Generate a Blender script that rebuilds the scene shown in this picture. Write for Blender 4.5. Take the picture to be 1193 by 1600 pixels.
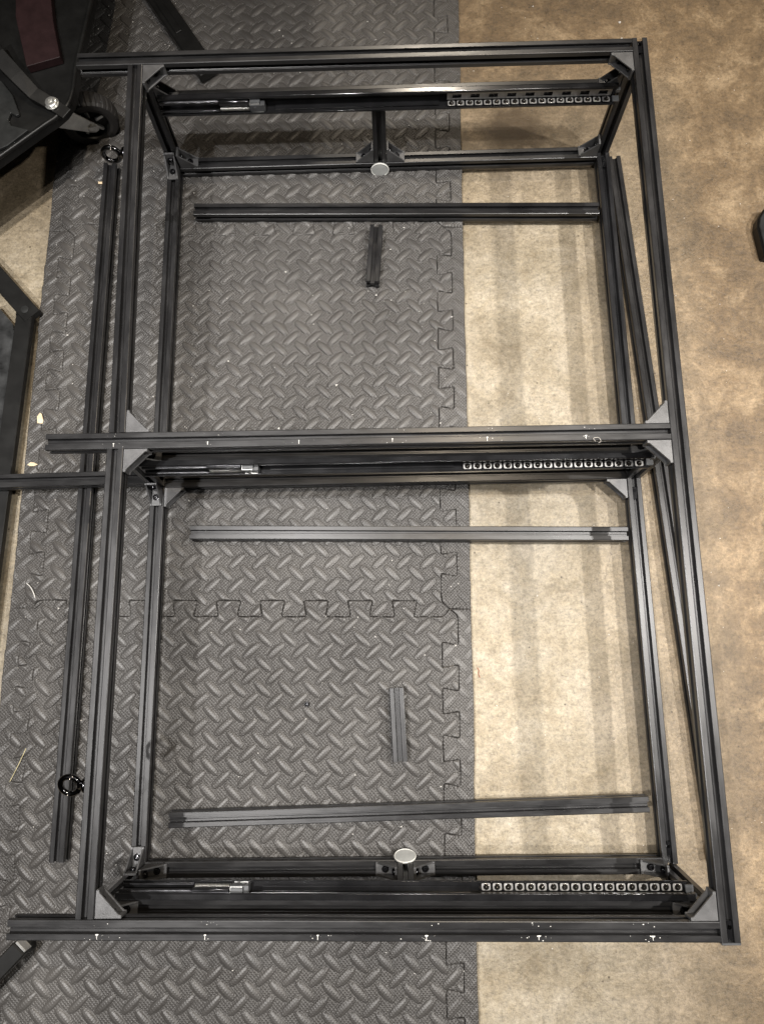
import bpy, bmesh, math, random
import numpy as np
from mathutils import Vector, Matrix

random.seed(7)
rng = np.random.default_rng(7)
for o in list(bpy.data.objects):
    bpy.data.objects.remove(o, do_unlink=True)
scene = bpy.context.scene
COL = scene.collection

# ------------------------------------------------------------------ camera
cam_d = bpy.data.cameras.new('camera')
cam = bpy.data.objects.new('camera', cam_d)
COL.objects.link(cam)
CR = ((0.9996264993, -0.0143397589, -0.0232644188),
      (0.0185665097, 0.9810047155, 0.1930933270),
      (0.0200535928, -0.1934531456, 0.9809045488))
M = Matrix(CR).transposed().to_4x4()
M.translation = Vector((0.01633, -0.18411, 1.02608))
cam.matrix_world = M
cam_d.sensor_fit = 'VERTICAL'
cam_d.sensor_height = 24.0
cam_d.sensor_width = 18.0
cam_d.lens = 24.0 * 1107.0 / 1600.0
cam_d.clip_start = 0.02
cam_d.clip_end = 60
scene.camera = cam

# ------------------------------------------------------------------ light
world = bpy.data.worlds.new('World')
scene.world = world
world.use_nodes = True
bg = world.node_tree.nodes['Background']
bg.inputs[0].default_value = (1.0, 0.92, 0.84, 1)
bg.inputs[1].default_value = 0.018

def lamp(name, loc, power, radius, col, aim=None, half=30):
    """ceiling lamp; with aim it is a reflector lamp with a soft-edged cone"""
    d = bpy.data.lights.new(name, 'SPOT' if aim else 'POINT')
    d.energy = power
    d.shadow_soft_size = radius
    d.color = col
    o = bpy.data.objects.new(name, d)
    o.location = loc
    if aim:
        d.spot_size = math.radians(2 * half)
        d.spot_blend = 1.0
        o.rotation_euler = (Vector(aim) - Vector(loc)).to_track_quat('-Z', 'Y').to_euler()
    COL.objects.link(o)
    return o

LZ = 2.5
WHITE = (1.0, 0.97, 0.94)
lamp('ceiling_lamp', (0.32, 0.70, LZ), 75, 0.02, (1.0, 0.84, 0.64))
lamp('ceiling_lamp', (0.90, 0.02, LZ), 300, 0.02, (1.0, 0.96, 0.91), (0.62, 0.0, 0), 27)
lamp('ceiling_lamp', (1.97, -0.10, LZ), 420, 0.035, (1.0, 0.95, 0.88), (0.62, 0.0, 0), 26)
lamp('ceiling_lamp', (-0.73, -0.48, LZ), 230, 0.025, WHITE, (-0.35, -0.25, 0), 34)
lamp('ceiling_lamp', (-0.46, 0.08, LZ), 250, 0.02, WHITE, (-0.45, -0.05, 0), 27)
lamp('ceiling_lamp', (-0.17, -0.30, LZ), 30, 0.03, WHITE)
lamp('ceiling_lamp', (0.25, 2.84, LZ), 150, 0.07, (1.0, 0.88, 0.72))

scene.view_settings.view_transform = 'Standard'
scene.view_settings.look = 'None'
scene.view_settings.exposure = -0.28
scene.view_settings.gamma = 1.0
scene.view_settings.use_curve_mapping = False

# ------------------------------------------------------------------ materials
def new_mat(name):
    m = bpy.data.materials.new(name)
    m.use_nodes = True
    nt = m.node_tree
    b = nt.nodes['Principled BSDF']
    return m, nt, b

def nd(nt, typ, **kw):
    n = nt.nodes.new(typ)
    for k, v in kw.items():
        if k in ('operation', 'blend_type', 'data_type', 'feature', 'wave_type', 'bands_direction', 'distance', 'noise_dimensions'):
            setattr(n, k, v)
        else:
            n.inputs[k].default_value = v
    return n

def ramp(nt, src, stops):
    r = nt.nodes.new('ShaderNodeValToRGB')
    e = r.color_ramp.elements
    while len(e) > 1:
        e.remove(e[-1])
    for i, (p, c) in enumerate(stops):
        if i == 0:
            e[0].position = p
            e[0].color = c
        else:
            k = e.new(p)
            k.color = c
    nt.links.new(src, r.inputs[0])
    return r

def g(v):
    return (v, v, v, 1)

def coords(nt, scale, kind='Object'):
    t = nt.nodes.new('ShaderNodeTexCoord')
    m = nt.nodes.new('ShaderNodeMapping')
    m.inputs['Scale'].default_value = scale
    nt.links.new(t.outputs[kind], m.inputs[0])
    return m.outputs[0]

def mix(nt, fac, a, b, blend='MIX'):
    m = nt.nodes.new('ShaderNodeMix')
    m.data_type = 'RGBA'
    m.blend_type = blend
    for sock, v in ((m.inputs[0], fac), (m.inputs[6], a), (m.inputs[7], b)):
        if hasattr(v, 'links'):
            nt.links.new(v, sock)
        else:
            sock.default_value = v
    return m.outputs[2]

def brushed(name, base, rough, metallic, spec=0.5, dirt=0.25):
    """anodised extrusion: faint drawn lines along local X, patchy dust"""
    m, nt, b = new_mat(name)
    c1 = coords(nt, (3, 900, 900))
    n1 = nd(nt, 'ShaderNodeTexNoise', Scale=1.0, Detail=2.0)
    nt.links.new(c1, n1.inputs['Vector'])
    c2 = coords(nt, (14, 60, 60))
    n2 = nd(nt, 'ShaderNodeTexNoise', Scale=1.0, Detail=6.0, Roughness=0.65)
    nt.links.new(c2, n2.inputs['Vector'])
    r2 = ramp(nt, n2.outputs[0], [(0.42, g(0)), (0.8, g(1))])
    d = tuple(min(1, x * 2.2 + 0.02) for x in base)
    mf = nt.nodes.new('ShaderNodeMath'); mf.operation = 'MULTIPLY'
    nt.links.new(r2.outputs[0], mf.inputs[0]); mf.inputs[1].default_value = dirt
    col = mix(nt, mf.outputs[0], (*base, 1), (*d, 1))
    nt.links.new(col, b.inputs['Base Color'])
    rr = nt.nodes.new('ShaderNodeMapRange')
    nt.links.new(n2.outputs[0], rr.inputs[0])
    rr.inputs[1].default_value = 0.25; rr.inputs[2].default_value = 0.75
    rr.inputs[3].default_value = rough - 0.06; rr.inputs[4].default_value = rough + 0.10
    nt.links.new(rr.outputs[0], b.inputs['Roughness'])
    b.inputs['Metallic'].default_value = metallic
    b.inputs['Specular IOR Level'].default_value = spec
    bp = nd(nt, 'ShaderNodeBump', Strength=0.06, Distance=0.0004)
    nt.links.new(n1.outputs[0], bp.inputs['Height'])
    nt.links.new(bp.outputs[0], b.inputs['Normal'])
    return m

def simple(name, base, rough, metallic=0.0, spec=0.5, grain=0.0, gscale=900.0, coat=0.0, vary=0.25, vscale=60.0):
    m, nt, b = new_mat(name)
    c = coords(nt, (1, 1, 1))
    n = nd(nt, 'ShaderNodeTexNoise', Scale=vscale, Detail=5.0, Roughness=0.6)
    nt.links.new(c, n.inputs['Vector'])
    lo = tuple(x * (1 - vary) for x in base); hi = tuple(min(1, x * (1 + vary)) for x in base)
    r = ramp(nt, n.outputs[0], [(0.3, (*lo, 1)), (0.7, (*hi, 1))])
    nt.links.new(r.outputs[0], b.inputs['Base Color'])
    rr = nt.nodes.new('ShaderNodeMapRange')
    nt.links.new(n.outputs[0], rr.inputs[0])
    rr.inputs[3].default_value = max(0.03, rough - 0.08); rr.inputs[4].default_value = rough + 0.08
    nt.links.new(rr.outputs[0], b.inputs['Roughness'])
    b.inputs['Metallic'].default_value = metallic
    b.inputs['Specular IOR Level'].default_value = spec
    b.inputs['Coat Weight'].default_value = coat
    if grain:
        n2 = nd(nt, 'ShaderNodeTexNoise', Scale=gscale, Detail=2.0)
        nt.links.new(c, n2.inputs['Vector'])
        bp = nd(nt, 'ShaderNodeBump', Strength=grain, Distance=0.0005)
        nt.links.new(n2.outputs[0], bp.inputs['Height'])
        nt.links.new(bp.outputs[0], b.inputs['Normal'])
    return m

MAT = {}
MAT['anod'] = brushed('black_anodised_aluminium', (0.015, 0.0148, 0.0156), 0.30, 0.25, 0.5, dirt=0.5)
MAT['bracket'] = simple('cast_bracket_metal', (0.080, 0.080, 0.082), 0.42, 0.35, 0.5, grain=0.35, gscale=1500)
MAT['bolt'] = simple('black_oxide_steel', (0.018, 0.018, 0.02), 0.18, 0.7, 0.6)
MAT['slide'] = simple('glossy_black_slide_steel', (0.012, 0.012, 0.013), 0.16, 0.3, 0.6, vary=0.4, vscale=25)
MAT['slide_in'] = simple('dark_slide_member', (0.07, 0.07, 0.075), 0.18, 0.9, 0.5)
MAT['zinc'] = simple('zinc_plated_steel', (0.62, 0.62, 0.60), 0.3, 0.85, 0.5, vary=0.2)
MAT['cage'] = simple('pale_ball_cage_steel', (0.25, 0.245, 0.24), 0.38, 0.5, 0.5, vary=0.2, vscale=120)
MAT['ball'] = simple('dark_greased_ball', (0.06, 0.055, 0.05), 0.12, 0.9, 0.5)
MAT['plastic'] = simple('grey_black_plastic', (0.05, 0.052, 0.055), 0.4, 0.0, 0.5)
MAT['chrome'] = simple('black_chrome', (0.10, 0.10, 0.105), 0.12, 1.0, 0.5)
MAT['disc'] = simple('pale_disc_face', (0.42, 0.43, 0.42), 0.3, 0.1, 0.5, vary=0.15)
MAT['disc_rim'] = simple('clear_disc_rim', (0.62, 0.62, 0.59), 0.15, 0.0, 0.6, vary=0.1)
MAT['rubber'] = simple('wheel_rubber', (0.017, 0.0155, 0.0145), 0.6, 0.0, 0.4, grain=0.2)
MAT['cart'] = simple('black_cart_enamel', (0.0065, 0.0065, 0.0063), 0.40, 0.0, 0.35, grain=0.1, vary=0.35, vscale=30)
MAT['cart_grey'] = simple('dark_grey_sheet', (0.022, 0.023, 0.023), 0.35, 0.2, 0.5)
MAT['maroon'] = simple('maroon_board', (0.016, 0.0065, 0.007), 0.55, 0.0, 0.3, grain=0.1, vary=0.2)
MAT['panel'] = simple('dusty_dark_panel', (0.028, 0.029, 0.03), 0.3, 0.0, 0.5, vary=0.7, vscale=40)
MAT['wood'] = simple('pale_wood_chip', (0.75, 0.60, 0.40), 0.7, 0.0, 0.3)
MAT['straw'] = simple('yellow_straw', (0.62, 0.55, 0.32), 0.6, 0.0, 0.3)
MAT['paint'] = simple('dried_white_paint', (0.60, 0.59, 0.56), 0.7, 0.0, 0.3)
MAT['dust'] = simple('pale_dust_speck', (0.72, 0.70, 0.66), 0.6, 0.0, 0.4)
MAT['lint'] = simple('grey_lint', (0.35, 0.33, 0.30), 0.8, 0.0, 0.3)
MAT['red'] = simple('rusty_red_shred', (0.30, 0.09, 0.05), 0.7)

# foam mat
def mat_foam():
    m, nt, b = new_mat('black_foam')
    c = coords(nt, (1, 1, 1))
    big = nd(nt, 'ShaderNodeTexNoise', Scale=5.0, Detail=8.0, Roughness=0.68)
    nt.links.new(c, big.inputs['Vector'])
    fine = nd(nt, 'ShaderNodeTexNoise', Scale=420.0, Detail=3.0, Roughness=0.7)
    nt.links.new(c, fine.inputs['Vector'])
    base = ramp(nt, big.outputs[0], [(0.34, (0.036, 0.0335, 0.0315, 1)), (0.5, (0.050, 0.047, 0.0445, 1)), (0.68, (0.076, 0.072, 0.068, 1))])
    dustr = ramp(nt, fine.outputs[0], [(0.45, g(0)), (0.78, g(1))])
    f = nt.nodes.new('ShaderNodeMath'); f.operation = 'MULTIPLY'
    nt.links.new(dustr.outputs[0], f.inputs[0]); f.inputs[1].default_value = 0.35
    col = mix(nt, f.outputs[0], base.outputs[0], (0.115, 0.111, 0.106, 1))
    nt.links.new(col, b.inputs['Base Color'])
    b.inputs['Roughness'].default_value = 0.44
    b.inputs['Specular IOR Level'].default_value = 0.5
    # moulded dot grid: two crossed diagonal waves
    hs = []
    for ang in (45, -45):
        mp = nt.nodes.new('ShaderNodeMapping')
        mp.inputs['Rotation'].default_value = (0, 0, math.radians(ang))
        nt.links.new(c, mp.inputs[0])
        w = nd(nt, 'ShaderNodeTexWave', Scale=math.pi * 2 / 0.0034 / 20.0, Distortion=0.0)
        w.bands_direction = 'X'
        nt.links.new(mp.outputs[0], w.inputs[0])
        hs.append(w.outputs['Fac'])
    mu = nt.nodes.new('ShaderNodeMath'); mu.operation = 'MULTIPLY'
    nt.links.new(hs[0], mu.inputs[0]); nt.links.new(hs[1], mu.inputs[1])
    ad = nt.nodes.new('ShaderNodeMath'); ad.operation = 'ADD'
    nt.links.new(mu.outputs[0], ad.inputs[0]); nt.links.new(fine.outputs[0], ad.inputs[1])
    sp = nt.nodes.new('ShaderNodeSeparateXYZ'); nt.links.new(c, sp.inputs[0])
    zr_ = nt.nodes.new('ShaderNodeMapRange'); nt.links.new(sp.outputs[2], zr_.inputs[0])
    zr_.inputs[1].default_value = 0.0124; zr_.inputs[2].default_value = 0.0138
    zr_.inputs[3].default_value = 1.0; zr_.inputs[4].default_value = 0.25
    mk = nt.nodes.new('ShaderNodeMath'); mk.operation = 'MULTIPLY'
    nt.links.new(ad.outputs[0], mk.inputs[0]); nt.links.new(zr_.outputs[0], mk.inputs[1])
    bp = nd(nt, 'ShaderNodeBump', Strength=0.7, Distance=0.0012)
    nt.links.new(mk.outputs[0], bp.inputs['Height'])
    nt.links.new(bp.outputs[0], b.inputs['Normal'])
    return m
MAT['foam'] = mat_foam()

def mat_concrete():
    m, nt, b = new_mat('worn_concrete')
    c = coords(nt, (1, 1, 1))
    L = nt.links.new
    def noise(scale, detail=6.0, rough=0.6, dist=0.0):
        n = nd(nt, 'ShaderNodeTexNoise', Scale=scale, Detail=detail, Roughness=rough, Distortion=dist)
        L(c, n.inputs['Vector'])
        return n.outputs[0]
    big = noise(2.6, 5, 0.55, 0.6)
    midn = noise(13, 10, 0.74, 0.3)
    fine = noise(110, 8, 0.78, 0.15)
    grit = noise(260, 5, 0.8)
    # paler centre, browner and darker towards the right and far side
    sep = nt.nodes.new('ShaderNodeSeparateXYZ'); L(c, sep.inputs[0])
    gx = nt.nodes.new('ShaderNodeMapRange'); L(sep.outputs[0], gx.inputs[0])
    gx.inputs[1].default_value = 0.26; gx.inputs[2].default_value = 0.52
    gy = nt.nodes.new('ShaderNodeMapRange'); L(sep.outputs[1], gy.inputs[0])
    gy.inputs[1].default_value = 0.40; gy.inputs[2].default_value = 0.80
    a1 = nt.nodes.new('ShaderNodeMath'); a1.operation = 'MAXIMUM'
    L(gx.outputs[0], a1.inputs[0]); L(gy.outputs[0], a1.inputs[1])
    a2 = nt.nodes.new('ShaderNodeMath'); a2.operation = 'MULTIPLY_ADD'
    L(midn, a2.inputs[0]); a2.inputs[1].default_value = 1.1; a2.inputs[2].default_value = -0.55
    a3 = nt.nodes.new('ShaderNodeMath'); a3.operation = 'ADD'; a3.use_clamp = True
    L(a1.outputs[0], a3.inputs[0]); L(a2.outputs[0], a3.inputs[1])
    buff = ramp(nt, midn, [(0.34, (0.200, 0.160, 0.103, 1)), (0.5, (0.292, 0.247, 0.176, 1)), (0.66, (0.385, 0.345, 0.275, 1))])
    brown = ramp(nt, midn, [(0.36, (0.085, 0.054, 0.028, 1)), (0.5, (0.165, 0.112, 0.061, 1)), (0.66, (0.31, 0.228, 0.138, 1))])
    col = mix(nt, a3.outputs[0], buff.outputs[0], brown.outputs[0])
    # blotches
    br = ramp(nt, big, [(0.35, g(0.62)), (0.6, g(1.0))])
    col = mix(nt, 0.75, col, br.outputs[0], 'MULTIPLY')
    fr = ramp(nt, fine, [(0.28, g(0.45)), (0.5, g(1.0)), (0.75, g(1.35))])
    col = mix(nt, 0.8, col, fr.outputs[0], 'MULTIPLY')
    gr = ramp(nt, grit, [(0.30, g(0.25)), (0.47, g(1.0)), (0.70, g(1.5))])
    col = mix(nt, 0.6, col, gr.outputs[0], 'MULTIPLY')
    # trowel scratches
    mpS = nt.nodes.new('ShaderNodeMapping'); L(c, mpS.inputs[0])
    mpS.inputs['Rotation'].default_value = (0, 0, math.radians(-62)); mpS.inputs['Scale'].default_value = (90, 210, 1)
    scn = nd(nt, 'ShaderNodeTexNoise', Scale=1.0, Detail=4.0, Roughness=0.7, Distortion=0.4); L(mpS.outputs[0], scn.inputs['Vector'])
    scr = ramp(nt, scn.outputs[0], [(0.32, g(0.55)), (0.5, g(1.0)), (0.68, g(1.3))])
    col = mix(nt, 0.35, col, scr.outputs[0], 'MULTIPLY')
    # one dark spill beside the far mat edge
    spv = nt.nodes.new('ShaderNodeVectorMath'); spv.operation = 'DISTANCE'; L(c, spv.inputs[0]); spv.inputs[1].default_value = (0.222, 0.655, 0)
    spn = nt.nodes.new('ShaderNodeMath'); spn.operation = 'MULTIPLY_ADD'; L(noise(34, 5, 0.7), spn.inputs[0]); spn.inputs[1].default_value = 0.09; L(spv.outputs['Value'], spn.inputs[2])
    spr = ramp(nt, spn.outputs[0], [(0.078, g(0.8)), (0.110, g(0))])
    col = mix(nt, spr.outputs[0], col, (0.055, 0.036, 0.018, 1))
    # dark oil stains with their own shape
    st = noise(5.5, 4, 0.6, 1.5)
    sr = ramp(nt, st, [(0.66, g(0)), (0.74, g(1))])
    sf = nt.nodes.new('ShaderNodeMath'); sf.operation = 'MULTIPLY'
    L(sr.outputs[0], sf.inputs[0]); sf.inputs[1].default_value = 0.45
    col = mix(nt, sf.outputs[0], col, (0.10, 0.075, 0.045, 1))
    # pits
    v = nd(nt, 'ShaderNodeTexVoronoi', Scale=70.0, Randomness=1.0); L(c, v.inputs['Vector'])
    vr = ramp(nt, v.outputs['Distance'], [(0.07, g(1)), (0.13, g(0))])
    pm = ramp(nt, noise(31, 2), [(0.56, g(0)), (0.60, g(1))])
    pf = nt.nodes.new('ShaderNodeMath'); pf.operation = 'MULTIPLY'
    L(vr.outputs[0], pf.inputs[0]); L(pm.outputs[0], pf.inputs[1])
    col = mix(nt, pf.outputs[0], col, (0.06, 0.045, 0.03, 1))
    # hairline crazing
    vc = nd(nt, 'ShaderNodeTexVoronoi', Scale=13.0, Randomness=1.0); vc.feature = 'DISTANCE_TO_EDGE'
    wp = nt.nodes.new('ShaderNodeVectorMath'); wp.operation = 'ADD'
    ns = nd(nt, 'ShaderNodeTexNoise', Scale=16.0, Detail=5.0); L(c, ns.inputs['Vector'])
    sc = nt.nodes.new('ShaderNodeVectorMath'); sc.operation = 'SCALE'; sc.inputs['Scale'].default_value = 0.09
    L(ns.outputs['Color'], sc.inputs[0]); L(c, wp.inputs[0]); L(sc.outputs[0], wp.inputs[1]); L(wp.outputs[0], vc.inputs['Vector'])
    cr = ramp(nt, vc.outputs['Distance'], [(0.0, g(1)), (0.012, g(0))])
    cm = ramp(nt, noise(4.3, 3), [(0.56, g(0)), (0.66, g(1))])
    cf = nt.nodes.new('ShaderNodeMath'); cf.operation = 'MULTIPLY'
    L(cr.outputs[0], cf.inputs[0]); L(cm.outputs[0], cf.inputs[1])
    cf2 = nt.nodes.new('ShaderNodeMath'); cf2.operation = 'MULTIPLY'; L(cf.outputs[0], cf2.inputs[0]); cf2.inputs[1].default_value = 0.6
    col = mix(nt, cf2.outputs[0], col, (0.09, 0.07, 0.05, 1))
    L(col, b.inputs['Base Color'])
    rg = nt.nodes.new('ShaderNodeMapRange'); L(fine, rg.inputs[0])
    rg.inputs[3].default_value = 0.28; rg.inputs[4].default_value = 0.54
    L(rg.outputs[0], b.inputs['Roughness'])
    b.inputs['Specular IOR Level'].default_value = 0.45
    hsum = nt.nodes.new('ShaderNodeMath'); hsum.operation = 'MULTIPLY_ADD'
    L(grit, hsum.inputs[0]); hsum.inputs[1].default_value = 0.5; L(fine, hsum.inputs[2])
    bp = nd(nt, 'ShaderNodeBump', Strength=0.7, Distance=0.0022)
    L(hsum.outputs[0], bp.inputs['Height']); L(bp.outputs[0], b.inputs['Normal'])
    return m
MAT['concrete'] = mat_concrete()

# ------------------------------------------------------------------ helpers
def mesh_from(name, verts, faces, mat=None, smooth=False):
    me = bpy.data.meshes.new(name)
    me.from_pydata([tuple(v) for v in verts], [], faces)
    if mat:
        me.materials.append(MAT[mat])
    if smooth:
        me.polygons.foreach_set('use_smooth', [True] * len(me.polygons))
    me.update()
    return me

def add(name, me, parent=None, mw=None):
    o = bpy.data.objects.new(name, me)
    COL.objects.link(o)
    if parent is not None:
        o.parent = parent
    if mw is not None:
        if parent is not None:
            o.matrix_basis = world_of(parent).inverted() @ mw
        else:
            o.matrix_basis = mw
    return o

def world_of(o):
    m = o.matrix_basis.copy()
    p = o.parent
    while p is not None:
        m = p.matrix_basis @ m
        p = p.parent
    return m

def tag(o, label, cat, group=None):
    o['label'] = label
    o['category'] = cat
    if group:
        o['group'] = group
    return o

def empty(name, loc):
    o = bpy.data.objects.new(name, None)
    o.empty_display_size = 0.02
    o.location = loc
    COL.objects.link(o)
    return o

class MB:
    def __init__(s):
        s.v = []; s.f = []
    def box(s, x0, x1, y0, y1, z0, z1):
        b = len(s.v)
        s.v += [(x, y, z) for z in (z0, z1) for y in (y0, y1) for x in (x0, x1)]
        s.f += [tuple(b + i for i in q) for q in ((0, 2, 3, 1), (4, 5, 7, 6), (0, 1, 5, 4), (2, 6, 7, 3), (0, 4, 6, 2), (1, 3, 7, 5))]
        return s
    def prism(s, poly, z0, z1):
        """polygon in XY (counter-clockwise) extruded along Z"""
        b = len(s.v); n = len(poly)
        s.v += [(x, y, z0) for x, y in poly] + [(x, y, z1) for x, y in poly]
        s.f.append(tuple(b + i for i in reversed(range(n))))
        s.f.append(tuple(b + n + i for i in range(n)))
        s.f += [(b + i, b + (i + 1) % n, b + n + (i + 1) % n, b + n + i) for i in range(n)]
        return s
    def lathe(s, prof, seg=24, closed=True):
        """profile of (r, z) turned about Z"""
        b = len(s.v); n = len(prof)
        for k in range(seg):
            a = 2 * math.pi * k / seg
            s.v += [(r * math.cos(a), r * math.sin(a), z) for r, z in prof]
        for k in range(seg):
            k2 = (k + 1) % seg
            for i in range(n - 1):
                s.f.append((b + k * n + i, b + k2 * n + i, b + k2 * n + i + 1, b + k * n + i + 1))
        return s
    def tube(s, pts, r, seg=8, closed=False, cap=True):
        b = len(s.v); n = len(pts)
        P = [Vector(p) for p in pts]
        up = Vector((0, 0, 1))
        for i in range(n):
            if closed:
                t = P[(i + 1) % n] - P[i - 1]
            else:
                t = P[min(i + 1, n - 1)] - P[max(i - 1, 0)]
            t.normalize()
            u = up if abs(t.dot(up)) < 0.95 else Vector((1, 0, 0))
            a = t.cross(u).normalized(); c = a.cross(t)
            for k in range(seg):
                th = 2 * math.pi * k / seg
                s.v.append(tuple(P[i] + (a * math.cos(th) + c * math.sin(th)) * r))
        for i in range(n if closed else n - 1):
            j = (i + 1) % n
            for k in range(seg):
                k2 = (k + 1) % seg
                s.f.append((b + i * seg + k, b + i * seg + k2, b + j * seg + k2, b + j * seg + k))
        if cap and not closed:
            s.f.append(tuple(b + k for k in range(seg)))
            s.f.append(tuple(b + (n - 1) * seg + k for k in reversed(range(seg))))
        return s
    def mesh(s, name, mat, smooth=False, bevel=0.0, seg=1):
        me = mesh_from(name, s.v, s.f, mat, smooth)
        bm = bmesh.new(); bm.from_mesh(me)
        bmesh.ops.recalc_face_normals(bm, faces=bm.faces)
        if bevel:
            ed = [e for e in bm.edges if len(e.link_faces) == 2 and e.calc_face_angle(0) > 0.5]
            bmesh.ops.bevel(bm, geom=ed, offset=bevel, segments=seg, affect='EDGES', clamp_overlap=True)
        bm.to_mesh(me); bm.free()
        return me
    def build(s, name, mat, parent=None, mw=None, smooth=False, bevel=0.0):
        return add(name, s.mesh(name, mat, smooth, bevel), parent, mw)

def smooth_by_angle(me, deg=35):
    me.polygons.foreach_set('use_smooth', [True] * len(me.polygons))
    me.set_sharp_from_angle(angle=math.radians(deg))

# ---- T-slot extrusion profile, 20 x 20 mm
def tslot():
    q = [(-8.9, 10.0), (-3.6, 10.0), (-3.4, 9.75), (-3.4, 8.4), (-5.6, 8.4), (-5.6, 7.2), (-2.85, 3.4), (-0.3, 3.4), (0.0, 3.0), (0.3, 3.4), (2.85, 3.4),
         (5.6, 7.2), (5.6, 8.4), (3.4, 8.4), (3.4, 9.75), (3.6, 10.0), (8.9, 10.0), (9.68, 9.68)]
    out = []
    for k in range(4):
        a = -k * math.pi / 2
        out += [(x * math.cos(a) - y * math.sin(a), x * math.sin(a) + y * math.cos(a)) for x, y in q]
    return [(x * 0.001, y * 0.001) for x, y in out]      # clockwise
PROFILE = tslot()
def bar_mesh(L):
    n = len(PROFILE)
    v = [(0, y, z) for y, z in PROFILE] + [(L, y, z) for y, z in PROFILE]
    f = [tuple(range(n)), tuple(n + i for i in reversed(range(n)))]
    f += [(i, n + i, n + (i + 1) % n, (i + 1) % n) for i in range(n)]
    me = mesh_from('extrusion_bar', v, f, 'anod')
    bm = bmesh.new(); bm.from_mesh(me)
    bmesh.ops.recalc_face_normals(bm, faces=bm.faces)
    bm.to_mesh(me); bm.free()
    return me
def bar_matrix(p0, p1):
    p0 = Vector(p0); p1 = Vector(p1)
    x = (p1 - p0).normalized()
    ref = Vector((0, 0, 1)) if abs(x.z) < 0.8 else Vector((0, 1, 0))
    y = ref.cross(x).normalized()
    z = x.cross(y)
    m = Matrix((x, y, z)).transposed().to_4x4()
    m.translation = p0
    return m
def bar(name, p0, p1, parent=None):
    return add(name, bar_mesh((Vector(p1) - Vector(p0)).length), parent, bar_matrix(p0, p1))

# ================================================================== SETTING
fl = mesh_from('floor', [(-4, -4, 0), (4, -4, 0), (4, 4, 0), (-4, 4, 0)], [(0, 1, 2, 3)], 'concrete')
floor = add('floor', fl)
floor['kind'] = 'structure'

# ------------------------------------------------------------------ foam mat tiles
T = 0.599
AMP = 0.0115
def seam():
    """jigsaw line from (0,0) to (T,0)"""
    s0 = 0.017; n = 18; h = (T - 2 * s0) / n; d = 0.0022
    p = [(0.0, 0.0), (0.009, 0.0105)]
    lev = AMP
    for k in range(n):
        a = s0 + k * h; b2 = a + h
        p.append((a - (d if k else -0.001), lev))
        p.append((b2 + (d if k < n - 1 else -0.001), lev))
        lev = -lev
    p += [(T - 0.009, 0.0105 * (1 if n % 2 else -1)), (T, 0.0)]
    # round the corners a little
    out = [p[0]]
    for i in range(1, len(p) - 1):
        a, c, b2 = Vector(p[i - 1]), Vector(p[i]), Vector(p[i + 1])
        r1 = min(0.0035, (a - c).length * 0.4); r2 = min(0.0035, (b2 - c).length * 0.4)
        q1 = c + (a - c).normalized() * r1; q2 = c + (b2 - c).normalized() * r2
        for t in (0, 0.33, 0.66, 1):
            out.append(tuple(q1 * (1 - t) ** 2 + c * 2 * t * (1 - t) + q2 * t * t))
    out.append(p[-1])
    return out
SEAM = seam()
def hline(u0, v0):
    return [(u0 + s, v0 + o) for s, o in SEAM]
def vline(u0, v0):
    return [(u0 - o, v0 + s) for s, o in SEAM]
GAP = 0.00035
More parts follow.
